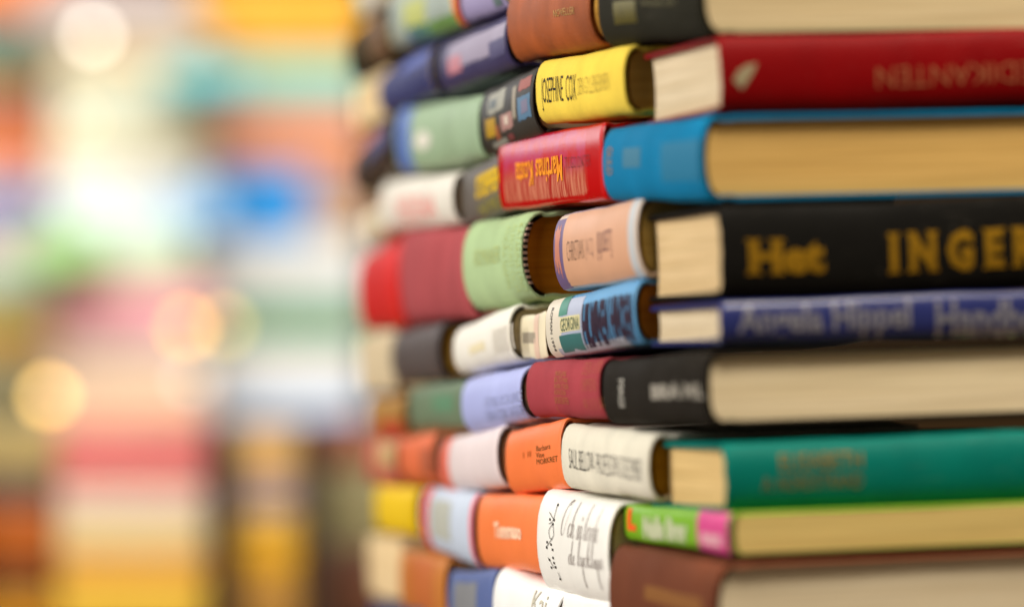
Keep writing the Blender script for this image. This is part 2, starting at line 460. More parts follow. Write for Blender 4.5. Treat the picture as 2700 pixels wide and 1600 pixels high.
def worn_red(Ls):
    """glossy red jacket, rubbed pink and tan in fine streaks across the middle of its spine"""
    m = bpy.data.materials.new('worn_red_jacket'); m.use_nodes = True; nt = m.node_tree; N = nt.nodes; L = nt.links
    b = N['Principled BSDF']; b.inputs['Roughness'].default_value = .2
    tc = N.new('ShaderNodeTexCoord'); sp = N.new('ShaderNodeSeparateXYZ'); L.new(tc.outputs['Object'], sp.inputs[0])
    def noise(vec, d=3):
        mp = N.new('ShaderNodeMapping'); mp.inputs['Scale'].default_value = vec; L.new(tc.outputs['Object'], mp.inputs[0])
        n = N.new('ShaderNodeTexNoise'); n.inputs['Scale'].default_value = 1; n.inputs['Detail'].default_value = d; L.new(mp.outputs[0], n.inputs[0]); return n.outputs[0]
    def mr(src, a, c, o0=0., o1=1.):
        r = N.new('ShaderNodeMapRange'); r.interpolation_type = 'SMOOTHSTEP'
        for k, v in zip(('From Min', 'From Max', 'To Min', 'To Max'), (a, c, o0, o1)): r.inputs[k].default_value = v
        L.new(src, r.inputs[0]); return r.outputs[0]
    def ma(op, a, c):
        r = N.new('ShaderNodeMath'); r.operation = op
        for i, v in enumerate((a, c)):
            if isinstance(v, float): r.inputs[i].default_value = v
            else: L.new(v, r.inputs[i])
        return r.outputs[0]
    def mix(f, a, c):
        r = N.new('ShaderNodeMix'); r.data_type = 'RGBA'; L.new(f, r.inputs[0])
        for i, v in ((6, a), (7, c)):
            if isinstance(v, tuple): r.inputs[i].default_value = (*lin(v), 1)
            else: L.new(v, r.inputs[i])
        return r.outputs[2]
    x, z = sp.outputs[0], sp.outputs[2]
    streak = noise((700, 8, 45), 4); cloud = noise((45, 20, 90), 3)
    box_ = ma('MULTIPLY', ma('MULTIPLY', mr(x, .008, .022), mr(x, Ls - .012, Ls - .034)), ma('MULTIPLY', mr(z, .001, .007), mr(z, .043, .037)))
    edge = mr(ma('ADD', box_, ma('MULTIPLY', ma('SUBTRACT', streak, .5), 1.3)), .35, .75)
    low = mr(ma('ADD', z, ma('MULTIPLY', ma('SUBTRACT', streak, .5), .03)), .026, .014)
    tone = mix(low, mix(mr(cloud, .35, .65), (206, 44, 50), (198, 62, 104)), mix(mr(streak, .38, .6), (176, 36, 32), (222, 138, 108)))
    L.new(mix(edge, (196, 8, 14), tone), b.inputs['Base Color'])
    bp = N.new('ShaderNodeBump'); bp.inputs['Distance'].default_value = .0002; bp.inputs['Strength'].default_value = .4; L.new(streak, bp.inputs['Height']); L.new(bp.outputs[0], b.inputs['Normal'])
    return m

# ------------------------------------------------------------------ the round stack, left side and corner
CREAM = mat((220, 202, 164), 'pages'); CREAM2 = mat((226, 205, 160), 'pages'); TAN = mat((214, 178, 118), 'pages')
OCHRE = mat((205, 160, 80), 'pages'); PALE = mat((244, 216, 168), 'pages')
GOLD = mat((208, 156, 36), 'foil', .4); SILVER = mat((186, 184, 200), 'foil', .28); INK = mat((28, 24, 30), 'ink')
GI = 'books stacked in the big round tower'
def B(label, q, cover, pages=CREAM, **k):
    k.setdefault('group', GI); return Book(label, q, cover, pages, **k)

# row at the very top
b = B('yellow book with a pale grey cover, highest and farthest left in the round tower', (930, -70, 58, 1020, -135, 8), mat((235, 225, 205), 'paper'), b=.5)
b.panel(905, 938, -60, 60, mat((225, 190, 40), 'paper'), full=True)
b = B('dark brown book with a lighter brown band, above a cream page block at far left', (945, 85, 218, 1042, 8, 132), mat((66, 56, 36), 'cloth'), b=.9)
b.panel(972, 1015, 40, 180, mat((132, 100, 72), 'paper'), full=True)
b = B('pale green picture book with a rainbow corner in the top row', (1062, -30, 133, 1232, -90, 66), mat((165, 178, 168), 'paper'), b=.9)
b.panel(1062, 1120, 0, 70, mat((190, 196, 110), 'paper'))
b.panel(1100, 1205, 55, 92, mat((110, 150, 80), 'paper'))
b.panel(1080, 1130, 70, 115, mat((50, 110, 140), 'paper'))
b.panel(1190, 1207, -40, 60, mat((225, 200, 70), 'paper'), full=True)
b.panel(1207, 1222, -40, 60, mat((230, 90, 50), 'paper'), full=True)
b = B('lavender book with a dull green edge in the top row', (1240, -60, 60, 1345, -110, 28), mat((160, 150, 190), 'paper'), b=.7)
b.panel(1300, 1340, -30, 12, mat((100, 120, 120), 'paper'))
# row of the brown leather book
b = B('cream page block turned end out, far left in the brown leather book\'s row', (938, 232, 345, 1028, 178, 305), PALE, b=.15, tb=.05, groove=False, sq=.02)
b = B('dark blue book with a gold band at its right end', (1030, 190, 298, 1172, 108, 254), mat((52, 58, 110), 'paper'), b=.9)
b.panel(1060, 1130, 130, 178, mat((88, 104, 180), 'paper'))
b.panel(1135, 1150, 100, 240, mat((205, 160, 30), 'paper'), full=True)
b = B('navy and lilac grey book left of the brown leather book', (1192, 108, 248, 1372, 30, 178), mat((62, 56, 96), 'paper'), b=.9)
b.panel(1180, 1330, 90, 160, mat((160, 150, 172), 'paper'))
b.panel(1182, 1215, 148, 192, mat((205, 130, 140), 'paper'))
b.panel(1290, 1330, 105, 150, mat((84, 80, 118), 'paper'), off=.0003)
b = B('brown leather book with a faded gilt title', (1382, -40, 172, 1598, -78, 116), mat((166, 84, 36), 'leather'), OCHRE, b=1.05, p=2.0)
b.text('NOVELLER', 1460, 1515, 22, 42, GOLD)
b = B('dark olive black book with dull gold lettering beside the brown leather book', (1618, -95, 128, 1888, -120, 96), mat((36, 34, 23), 'cloth'), mat((226, 206, 164), 'pages'), b=.9, D=20)
b.panel(1618, 1676, 2, 62, mat((130, 118, 40), 'foil'))
b.text('SAGAN OM', 1690, 1780, 2, 16, mat((130, 118, 40), 'foil'))
# row of the yellow book
b = B('dark navy and brown book, leftmost in the row of the yellow book', (958, 395, 505, 1060, 300, 450), mat((58, 42, 34), 'paper'), b=.9)
b.panel(965, 1060, 320, 400, mat((66, 66, 116), 'paper'))
b = B('sage green book with a blue strip down its left end and a white dot', (1070, 288, 462, 1288, 244, 410), mat((158, 184, 148), 'paper'), b=.7, p=2.6)
b.panel(1048, 1080, 290, 460, mat((86, 120, 200), 'paper'), full=True)
b.text('o', 1094, 1136, 345, 396, mat((235, 230, 215), 'paper'), bold=.12)
b = B('dark book with coloured picture squares between the sage green and yellow books', (1296, 238, 412, 1432, 172, 352), mat((54, 50, 44), 'paper'), b=.7)
for x0, x1, y0, y1, c in [(1286, 1332, 240, 300, (160, 158, 142)), (1290, 1310, 262, 290, (96, 104, 104)), (1281, 1308, 312, 366, (182, 142, 26)), (1308, 1318, 330, 372, (150, 84, 50)),
                          (1320, 1352, 298, 345, (170, 128, 120)), (1330, 1340, 305, 330, (214, 196, 180)), (1364, 1402, 250, 318, (84, 120, 150)), (1374, 1392, 262, 300, (120, 116, 140)),
                          (1350, 1360, 226, 318, (158, 148, 130)), (1368, 1402, 204, 238, (156, 84, 72)), (1302, 1340, 374, 390, (140, 138, 128)), (1342, 1356, 355, 372, (120, 60, 60))]:
    b.panel(x0, x1, y0, y1, mat(c, 'paper'), off=.00016 + .00008 * (x1 - x0 < 22), jag=.08)
b = B('bright yellow cloth book lettered in black with an author name', (1448, 160, 329, 1680, 118, 303), mat((248, 216, 84), 'cloth'), OCHRE, b=.8, p=2.8)
b.text('JOSEPHINE  COX', 1428, 1519, 200, 290, INK, serif=False, bold=-.012)
b.text('DEN GYLLENE BUREN', 1524, 1606, 200, 245, mat((110, 84, 40), 'ink'), bold=-.025)
b = B('deep red cloth book at the corner with pale winged emblem and upside down title', (1893, 97, 298, 2790, 72, 270), mat((128, 0, 4), 'cloth', .5), mat((222, 204, 172), 'pages'), side='R', b=.55, D=13.5)
b.text('NETNAKIDERP'[::-1], 2312, 2800, 170, 222, mat((156, 92, 60), 'ink'), flip=True, bold=-.01)
b.wrap2d([(0, .35), (.35, 0), (.55, .25), (.75, .55), (1, 1), (.6, .95), (.25, .75)], [(0, 1, 2, 3, 4, 5, 6)], b.box(1932, 1998, 168, 236), mat((150, 138, 108), 'ink'), 'emblem')
# row of the blue cloth book
b = B('black edged cream book end, leftmost in the row of the blue cloth book', (968, 560, 648, 1030, 528, 618), mat((222, 208, 176), 'paper'), b=.4)
b = B('white book with pink lettering', (1032, 478, 612, 1222, 450, 592), mat((240, 234, 220), 'paper'), b=.8)
b.text('HELENA', 1047, 1150, 515, 578, mat((240, 170, 160), 'ink'), bold=.03)
b = B('charcoal book with yellow lettering, left of the glossy red book', (1222, 452, 592, 1334, 402, 568), mat((98, 90, 82), 'paper'), b=.35, yoff=.015)
b.text('STEFFENS', 1256, 1329, 448, 512, mat((218, 178, 20), 'ink'), bold=.05)
b.text('HAMRIN', 1264, 1330, 520, 560, mat((150, 140, 60), 'ink'))
RED = worn_red(.235)
b = B('worn glossy red book with orange upside down lettering', (1328, 370, 555, 1602, 322, 528), RED, OCHRE, b=.35, p=3.0)
b.text('Martinas Kosta', 1362, 1484, 418, 486, mat((246, 150, 24), 'ink'), flip=True, bold=.015, off=.0005)
b.text('TJUGO DIKTER', 1490, 1558, 412, 452, mat((110, 44, 50), 'ink'), off=.0005, bold=-.02)
b = B('sky blue cloth book at the corner with faded grey title blocks', (1622, 332, 522, 1884, 310, 540), mat((4, 120, 166), 'cloth'), mat((226, 184, 110), 'pages'), b=.75, p=2.2, D=20, yoff=-.005)
b.panel(1642, 1688, 390, 442, mat((62, 118, 144), 'ink'), name='title_block', off=.0001)
b.panel(1742, 1858, 372, 478, mat((34, 112, 146), 'ink'), name='title_block', off=.0001)
b.text('GULD', 1600, 1614, 388, 462, mat((160, 120, 70), 'ink'), rot=True)
# row of the green and Jacq books
b = B('bright red book, leftmost in its row', (968, 672, 868, 1078, 632, 862), mat((214, 14, 14), 'paper'), b=.75)
b.panel(1022, 1060, 640, 860, mat((236, 24, 20), 'paper'), full=True)
b = B('dusty rose book between the bright red and pale green books', (1086, 612, 860, 1262, 590, 828), mat((176, 80, 84), 'cloth'), b=.85)
b = B('pale green book with a black and white headband at its right end', (1270, 588, 822, 1425, 552, 785), mat((178, 204, 152), 'cloth'), mat((180, 112, 24), 'pages'), b=1.2, p=2.1)
b.headband(1, mat((20, 20, 18), 'flat'), mat((200, 170, 150), 'flat'))
b.text('KATARINA LIND\nALMQUIST OCH\nANDRA NAMN', 1325, 1370, 590, 770, mat((184, 192, 108), 'ink'), bold=-.03, rot=True)
b.text('ROMANER', 1252, 1318, 655, 700, mat((186, 196, 122), 'ink'), bold=-.01)
b = B('peach dust jacket book with a purple picture edge and a black author name', (1494, 566, 766, 1712, 518, 732), mat((224, 204, 186), 'paper'), mat((200, 178, 110), 'pages'), b=.75, p=2.2, groove=False)
b.panel(1452, 1486, 580, 762, mat((112, 92, 132), 'paper'), name='jacket_picture')
b.panel(1462, 1478, 590, 740, mat((206, 132, 110), 'paper'), off=.00026, jag=.3)
b.panel(1484, 1656, 552, 745, mat((216, 164, 130), 'paper'), name='jacket_front', off=.0002)
b.panel(1657, 1674, 560, 745, mat((196, 200, 202), 'paper'), full=True)
b.panel(1490, 1656, 530, 552, mat((188, 172, 196), 'paper'))
b.text('CHRISTIAN', 1496, 1540, 634, 686, INK, bold=-.025, off=.0004); b.text('JACQ', 1545, 1566, 628, 686, mat((120, 90, 90), 'ink'), bold=-.03, off=.0004)
b.text('[LJUSET]', 1576, 1613, 608, 682, mat((120, 84, 90), 'ink'), off=.0004, bold=-.01)
b = B('black cloth book at the corner with large gold slab lettering', (1894, 545, 785, 2800, 515, 752), mat((16, 14, 11), 'cloth'), mat((222, 194, 148), 'pages'), side='R', b=.5, D=13)
b.text('Het', 1968, 2175, 630, 722, GOLD, bold=.05, serif=True)
b.text('I N G E R', 2342, 2742, 606, 712, GOLD, bold=.05, serif=True)
# row of the blue illustrated book
b = B('pale cream book, leftmost in the row of the white book', (952, 885, 1035, 1042, 868, 1028), mat((228, 208, 170), 'paper'), b=.2)
b = B('charcoal book with a tan page end left of the white book', (1062, 872, 1012, 1185, 846, 1002), mat((84, 74, 72), 'paper'), OCHRE, b=.8)
b = B('plain white book with faint lettering under the pale green book', (1232, 856, 986, 1378, 803, 958), mat((246, 242, 230), 'paper'), b=.9)
b.text('IIIIIIIII', 1300, 1368, 860, 925, mat((226, 218, 204), 'ink')); b.panel(1238, 1278, 905, 928, mat((228, 216, 180), 'ink'))
b = B('small cream booklet with a grey label wedged beside the white book', (1378, 832, 936, 1442, 822, 950), mat((238, 226, 194), 'paper'), mat((190, 150, 70), 'pages'), b=.15, groove=False, tb=.1)
b.panel(1378, 1412, 876, 904, mat((160, 150, 132), 'ink')); b.panel(1408, 1420, 835, 940, mat((232, 200, 178), 'paper'), full=True)
b = B('blue and cream illustrated book with dark tall title letters', (1470, 790, 944, 1704, 736, 910), mat((92, 158, 206), 'paper'), mat((190, 120, 40), 'pages'), b=.7, p=2.4, groove=False)
b.panel(1440, 1480, 790, 940, mat((226, 216, 196), 'paper'), full=True)
b.panel(1478, 1534, 785, 925, mat((176, 184, 206), 'paper'))
b.panel(1478, 1500, 782, 832, mat((70, 140, 120), 'paper'), off=.0003)
b.panel(1480, 1538, 880, 924, mat((58, 112, 110), 'paper'), off=.0003)
b.panel(1480, 1660, 905, 940, mat((170, 172, 182), 'paper'), off=.00025)
b.panel(1478, 1530, 832, 872, mat((224, 214, 160), 'paper'), off=.00035)
b.text('GEORGINA', 1480, 1528, 836, 870, mat((60, 90, 80), 'ink'), off=.0005)
b.text('HILMINEN HINDEN', 1536, 1668, 786, 905, mat((52, 36, 52), 'ink'), bold=.045, off=.0004)
b.text('ROMAN 1994', 1452, 1458, 812, 925, INK, rot=True, off=.0004)
b = B('violet blue book at the corner with large silver lettering', (1893, 792, 905, 2800, 762, 890), mat((34, 42, 102), 'gloss', .3), mat((222, 204, 172), 'pages'), side='R', b=.45, D=12.5)
b.text('Angela Hippel', 1945, 2402, 800, 896, SILVER, bold=.03); b.text('Handbok', 2468, 2790, 790, 888, SILVER, bold=.03)
# row of the maroon book
b = B('tan brown picture book with a red patch, leftmost in the row of the maroon book', (985, 1048, 1150, 1075, 1042, 1150), mat((176, 128, 56), 'paper'), b=.4)
b.panel(1000, 1070, 1108, 1150, mat((200, 70, 35), 'paper'))
b = B('muted grey green book left of the lavender book', (1092, 1020, 1128, 1232, 1004, 1126), mat((112, 132, 104), 'paper'), b=.35)
b.panel(1140, 1195, 1040, 1085, mat((96, 142, 108), 'paper'))
b = B('pale lavender blue book with faint grey lettering', (1252, 996, 1140, 1406, 962, 1108), mat((178, 186, 238), 'paper'), b=.85)
b.text('ASTRID OCH LINDE\nBERATTAR SAGOR', 1280, 1380, 1040, 1100, mat((160, 166, 200), 'ink'), bold=-.01)
b = B('maroon rose cloth book with small gilt title blocks', (1420, 950, 1096, 1612, 944, 1106), mat((168, 66, 74), 'cloth'), b=.75, p=2.4)
GILT = mat((168, 124, 50), 'ink')
b.text('MIKAEL LJUNG\nBERG OCH HANS\nVANNER I STADEN\nANDRA DELEN', 1462, 1500, 978, 1040, GILT, bold=-.02); b.text('SAMLADE SKRIFTER\nII', 1466, 1503, 1046, 1086, GILT, bold=-.02)
b.text('DEN VITA\nORMENS', 1534, 1582, 955, 1030, GILT, bold=-.035); b.text('AR OCH DAG', 1540, 1596, 1050, 1080, GILT, bold=-.035)
b = B('black book at the corner with small grey white lettering', (1622, 946, 1112, 1892, 928, 1132), mat((32, 27, 20), 'cloth'), mat((240, 222, 186), 'pages'), b=.7, p=3.0, D=20)
b.text('MAGI', 1632, 1646, 1000, 1072, mat((200, 196, 184), 'ink'), rot=True)
b.text('BRA ', 1718, 1795, 1012, 1052, mat((150, 144, 132), 'ink'), bold=.06); b.text('ML', 1802, 1858, 1012, 1050, mat((140, 134, 122), 'ink'), bold=.05)
# row of the Saul Bellow book
b = B('salmon book with a tan oval, leftmost in the row of the orange book', (985, 1158, 1272, 1062, 1158, 1282), mat((206, 108, 88), 'paper'), b=.6)
b.panel(995, 1040, 1165, 1230, mat((204, 168, 112), 'paper'))
b = B('orange red book with a brown patch left of the pale pink book', (1070, 1150, 1262, 1158, 1140, 1268), mat((236, 116, 70), 'paper'), b=.5)
b.panel(1110, 1150, 1180, 1250, mat((180, 92, 60), 'paper'))
b = B('pale pinkish white book with a salmon strip down its left end', (1190, 1150, 1290, 1340, 1124, 1290), mat((236, 220, 220), 'paper'), b=.75)
b.panel(1150, 1182, 1150, 1280, mat((240, 116, 92), 'paper'), full=True)
b = B('orange book with small dark green lettering, upper of the two orange books', (1358, 1132, 1296, 1503, 1103, 1288), mat((255, 128, 66), 'paper'), b=.6, p=2.4, groove=False)
b.text('Barbara\nVine\nMORKRET', 1414, 1470, 1170, 1220, mat((130, 84, 30), 'ink')); b.text('I II', 1380, 1400, 1190, 1205, mat((190, 100, 40), 'ink'))
b = B('off white linen book lettered with an author name in black', (1512, 1116, 1288, 1742, 1142, 1322), mat((234, 228, 208), 'cloth'), mat((150, 112, 28), 'pages'), b=.72, p=2.6)
b.text('SAUL BELLOW', 1501, 1566, 1188, 1240, INK, bold=-.015)
b.text('- PROFESSORNS DECEMBER', 1567, 1692, 1200, 1256, mat((60, 54, 58), 'ink'), bold=-.02)
b = B('teal green cloth book at the corner with two lines of gilt lettering', (1902, 1168, 1352, 2800, 1132, 1322), mat((0, 116, 104), 'cloth', .5), mat((224, 192, 132), 'pages'), side='R', b=.8, D=13)
b.text('ELISABETH', 2055, 2275, 1192, 1236, mat((190, 150, 70), 'foil')); b.text('A. NORDSTRAND', 2010, 2275, 1250, 1288, mat((190, 150, 70), 'foil'))
# row of the white book with handwriting
b = B('yellow book, leftmost in the row of the white book with handwriting', (1002, 1280, 1402, 1108, 1284, 1412), mat((250, 208, 10), 'paper'), b=.4)
b = B('pale blue book with a red edge and a grey patch', (1140, 1276, 1440, 1272, 1304, 1502), mat((206, 218, 236), 'paper'), b=.8)
b.panel(1112, 1128, 1290, 1430, mat((230, 50, 44), 'paper'), full=True)
b.panel(1136, 1186, 1318, 1420, mat((190, 192, 180), 'paper')); b.panel(1246, 1258, 1300, 1480, mat((240, 130, 140), 'paper'), full=True)
b = B('orange book with small cream lettering and a red right edge', (1285, 1302, 1496, 1450, 1306, 1512), mat((255, 132, 68), 'paper'), b=.65, p=2.4, groove=False)
b.text('Tommaso', 1304, 1375, 1376, 1420, mat((255, 214, 180), 'ink'), bold=.04); b.panel(1424, 1440, 1310, 1500, mat((240, 64, 50), 'paper'), full=True)
b.text('=', 1424, 1434, 1372, 1440, mat((250, 200, 190), 'ink'), off=.0004, bold=.05)
b = B('white book with a handwritten brown title', (1460, 1290, 1562, 1648, 1322, 1592), mat((250, 248, 240), 'paper'), b=1.0, p=2.2, groove=False)
PEN = mat((84, 48, 34), 'ink')
v, f = script2d('Och sA levde', .034, .055); b.wrap2d(v, f, b.box(1484, 1582, 1326, 1424), PEN, 'handwriting')
v, f = script2d('de lyckliga', .034, .055); b.wrap2d(v, f, b.box(1500, 1592, 1426, 1552), PEN, 'handwriting')
def strokes_px(b, strokes, m, wd=.00017):
    """pen marks given as photo points, laid on the spine"""
    V, F = [], []
    for st in strokes:
        pts = []
        for px, py in st:
            f = .5
            for _ in range(3):
                u = b.U(px, f); f = b.Fv(py, u)
            pts.append((u, f * b.T(u)))
        if len(pts) == 1: a = pts[0]; pts = [(a[0] - .0012, a[1]), (a[0] + .0012, a[1])]; k = wd * 4
        else: pts = catmull(pts); k = wd
        n0 = len(V)
        for i, p in enumerate(pts):
            q = pts[min(i + 1, len(pts) - 1)]; o = pts[max(i - 1, 0)]
            dx, dy = q[0] - o[0], q[1] - o[1]; l = math.hypot(dx, dy) or 1
            for sg in (1, -1):
                uu, vv = p[0] - sg * dy / l * k * 2.5, p[1] + sg * dx / l * k
                V.append(b.S(uu, min(.98, max(.02, vv / b.T(uu))), .0004))
        for i in range(len(pts) - 1): F.append((n0 + 2 * i, n0 + 2 * i + 1, n0 + 2 * i + 3, n0 + 2 * i + 2))
    mesh_obj('handwriting', V, F, m, b.root, smooth=False)
zp = lambda *a: [(1400 + x / 4.12, 1240 + y / 4.12) for x, y in a]
strokes_px(b, [zp((295, 370), (250, 530), (200, 580)), zp((205, 450), (260, 545)), zp((240, 580), (200, 650), (215, 740), (250, 700), (245, 600)),
               zp((235, 740), (170, 830)), zp((190, 940), (260, 1060)), zp((300, 1100), (330, 1180)),
               zp((297, 372)), zp((255, 535)), zp((210, 530)), zp((243, 580)), zp((180, 775)), zp((175, 832)), zp((238, 857)), zp((222, 800)), zp((205, 965)), zp((245, 945)),
               zp((228, 1050)), zp((272, 1045)), zp((255, 1000)), zp((322, 1172))], mat((40, 34, 30), 'ink'))
b = B('thin lime green book with a magenta panel and an orange letter', (1638, 1324, 1418, 1938, 1354, 1466), mat((122, 178, 30), 'paper'), mat((230, 204, 130), 'pages'), b=.35, p=3, D=20, tb=.07, groove=False, sq=.03, yoff=.013)
b.text('L', 1655, 1677, 1340, 1398, mat((236, 96, 36), 'ink'), bold=.08); b.text('Nalle Bror', 1696, 1812, 1362, 1424, mat((190, 196, 160), 'ink'), bold=.07)
b.panel(1838, 1936, 1350, 1460, mat((214, 70, 138), 'paper'), full=True); b.text('ooo', 1848, 1905, 1405, 1440, mat((216, 160, 170), 'ink'), bold=.1, off=.0004)
# bottom row
b = B('cream page block of a book turned end out in the bottom left of the tower', (975, 1415, 1568, 1064, 1425, 1580), PALE, b=.15, tb=.05, groove=False, sq=.02)
b = B('navy book under the cream page block, at the bottom edge', (990, 1578, 1700, 1125, 1600, 1740), mat((40, 50, 92), 'paper'), b=.4)
b = B('orange brown book left of the dark blue book in the bottom row', (1072, 1446, 1610, 1190, 1474, 1650), mat((204, 124, 50), 'paper'), b=.5)
b.panel(1080, 1140, 1470, 1600, mat((200, 108, 50), 'paper'))
b = B('slate blue book with a grey panel, left of the white books at the bottom', (1202, 1504, 1690, 1318, 1500, 1700), mat((88, 106, 160), 'paper'), b=.5)
b.panel(1196, 1256, 1536, 1640, mat((136, 138, 142), 'paper'))
b = B('bright white book with faint lettering, left of the pair at the bottom edge', (1338, 1494, 1720, 1500, 1558, 1800), mat((252, 252, 248), 'paper'), b=.9, groove=False)
b.text('Kai', 1404, 1440, 1560, 1620, mat((206, 200, 180), 'ink'))
b = B('white book with thin grey edging under the handwritten title book', (1500, 1556, 1800, 1640, 1592, 1850), mat((246, 244, 240), 'paper'), b=.5, groove=False)
b = B('plain brown cloth book at the corner in the bottom row', (1648, 1430, 1690, 1926, 1490, 1780), mat((110, 60, 38), 'cloth'), mat((240, 224, 192), 'pages'), b=.9, p=2.2, D=20, tb=.16, yoff=-.009)
b.panel(1700, 1850, 1560, 1600, mat((130, 84, 40), 'ink'), name='title_block', off=.0001)

# ------------------------------------------------------------------ far background: stacks of books out of focus
GB = 'books in the far blurred stacks'
def bg(label, x0, x1, y0, y1, c, Y=8.4, k='paper'):
    return Book(label, (x0, y0 + 2, y1 - 2, x1, y0 + 2, y1 - 2), mat(c, k), CREAM, side='B', Y=Y, b=.35, D=15, group=GB, seg=8, p=3)
ROWL = [(-90, 45, (236, 130, 50), 'orange'), (45, 150, (84, 128, 128), 'grey teal'), (150, 230, (150, 134, 70), 'olive'), (230, 330, (168, 112, 96), 'mauve brown'),
        (330, 435, (226, 134, 70), 'light orange'), (435, 490, (240, 190, 186), 'pale pink'), (490, 570, (120, 168, 204), 'grey blue'), (570, 640, (220, 176, 190), 'pink lilac'),
        (640, 760, (220, 226, 208), 'pale grey'), (760, 840, (150, 164, 120), 'grey green'), (840, 930, (196, 150, 50), 'mustard'), (930, 1120, (150, 140, 106), 'khaki'),
        (1120, 1250, (182, 164, 116), 'sand'), (1250, 1330, (104, 90, 84), 'dark grey'), (1330, 1490, (180, 104, 40), 'rust brown'), (1490, 1560, (90, 54, 20), 'dark brown'), (1560, 1660, (208, 150, 40), 'gold yellow')]
ROWM = [(-60, 60, (190, 168, 160), 'rosy grey'), (60, 130, (194, 178, 160), 'warm grey'), (130, 200, (206, 176, 130), 'tan'), (200, 330, (214, 216, 190), 'pale khaki'),
        (330, 440, (238, 226, 192), 'pale yellow'), (440, 540, (252, 248, 240), 'white'), (540, 605, (240, 250, 252), 'icy white'), (605, 715, (222, 240, 206), 'pale green'),
        (715, 760, (206, 190, 160), 'beige'), (760, 860, (250, 164, 176), 'pink'), (860, 925, (246, 194, 192), 'light pink'), (925, 975, (222, 214, 186), 'pale olive'),
        (975, 1130, (255, 206, 172), 'peach'), (1130, 1168, (255, 124, 116), 'coral'), (1168, 1215, (222, 150, 154), 'dusty pink'), (1215, 1285, (248, 146, 138), 'salmon pink'),
        (1285, 1370, (244, 220, 204), 'rosy white'), (1370, 1465, (254, 224, 162), 'light peach'), (1465, 1515, (240, 170, 90), 'apricot'), (1515, 1660, (250, 196, 92), 'amber')]
ROWR = [(-60, 95, (234, 170, 50), 'mustard orange'), (95, 150, (206, 152, 70), 'caramel'), (150, 255, (160, 208, 184), 'aqua green'), (255, 320, (186, 168, 166), 'mauve grey'),
        (320, 415, (255, 150, 90), 'orange peach'), (415, 450, (196, 180, 172), 'pinkish grey'), (450, 628, (0, 158, 255), 'vivid blue'), (628, 735, (250, 250, 246), 'off white'),
        (735, 810, (220, 220, 210), 'silver grey'), (810, 895, (112, 170, 140), 'sea green'), (895, 920, (182, 150, 80), 'ochre'), (920, 1045, (252, 250, 246), 'bright white'),
        (1045, 1115, (196, 210, 232), 'pale sky blue')]
def vivid(c, k=1.3):
    g = sum(c) / 3; return tuple(max(0, min(252, g + (v - g) * k)) for v in c)
RB = random.Random(11)
bg('blurred aqua blue book in the far stack under the mustard orange one', 420, 640, 168, 246, (110, 200, 200), 8.13)
bg('blurred apple green book low in front of the snow white ones', 70, 250, 606, 712, (176, 226, 138), 8.13)
for y0, y1, c, n in ROWL: bg('blurred %s book in the %s' % (n, 'far left background stack' if y1 < 1121 else 'far left of the dark bookcase'), -150 - RB.randint(0, 40), 150 + (RB.randint(-30, 50) if y1 < 1121 else 0), y0, y1, vivid(c), 8.50 if y1 < 1121 else 5.72)
for y0, y1, c, n in ROWM:
    x0, x1 = 150 + (RB.randint(-70, 25) if y1 < 1131 else 6), 556 + (RB.randint(-60, 70) if y1 < 1120 else RB.randint(-16, -8))
    if n == 'icy white':
        bg('blurred pale sky blue book left of the vivid blue one', 440, 586, y0 - 50, y1, (176, 218, 255), 8.3); x1 = 436
    if n == 'white': y1 -= 0; x1 = 436 if False else 520; y1 = 486; bg('blurred snow white book above the icy white one', 120, 436, 488, 540, (252, 250, 250), 8.3)
    bg('blurred %s book in the %s' % (n, 'middle background stack' if y1 < 1131 else 'wide bookcase compartment'), x0, x1, y0, y1, vivid(c, 1.05 if min(c) > 150 else 1.3), 8.3 if y1 < 1131 else 5.6)
for y0, y1, c, n in ROWR:
    x0, x1 = 480 if y1 < 1000 else 545, 960
    if n == 'vivid blue':
        x0, x1 = 545, 812
        bg('blurred brownish pink book right of the vivid blue one', 815, 960, 450, 540, (206, 146, 122), 8.50)
        bg('blurred peach tan book right of the vivid blue one', 815, 960, 540, 628, (222, 186, 140), 8.50)
    bg('blurred %s book in the background stack beside the round tower' % n, x0, x1, y0, y1, vivid(c), 8.50)
for y0, y1, c, n in [(1128, 1258, (220, 182, 128), 'tan'), (1258, 1312, (210, 184, 172), 'pale mauve'), (1312, 1345, (140, 142, 170), 'slate blue'), (1345, 1420, (234, 194, 110), 'honey'),
                     (1420, 1515, (240, 178, 44), 'mustard yellow'), (1515, 1660, (190, 146, 80), 'brown tan')]:
    bg('blurred %s book in the narrow middle compartment of the bookcase' % n, 616, 788, y0, y1, vivid(c), 5.6)
for y0, y1, c, n in [(1120, 1235, (172, 104, 74), 'brick brown'), (1235, 1440, (184, 172, 124), 'khaki grey'), (1440, 1660, (130, 80, 56), 'plum brown')]:
    bg('blurred %s book in the bookcase compartment half hidden by the round tower' % n, 852, 1040, y0, y1, c, 5.65)
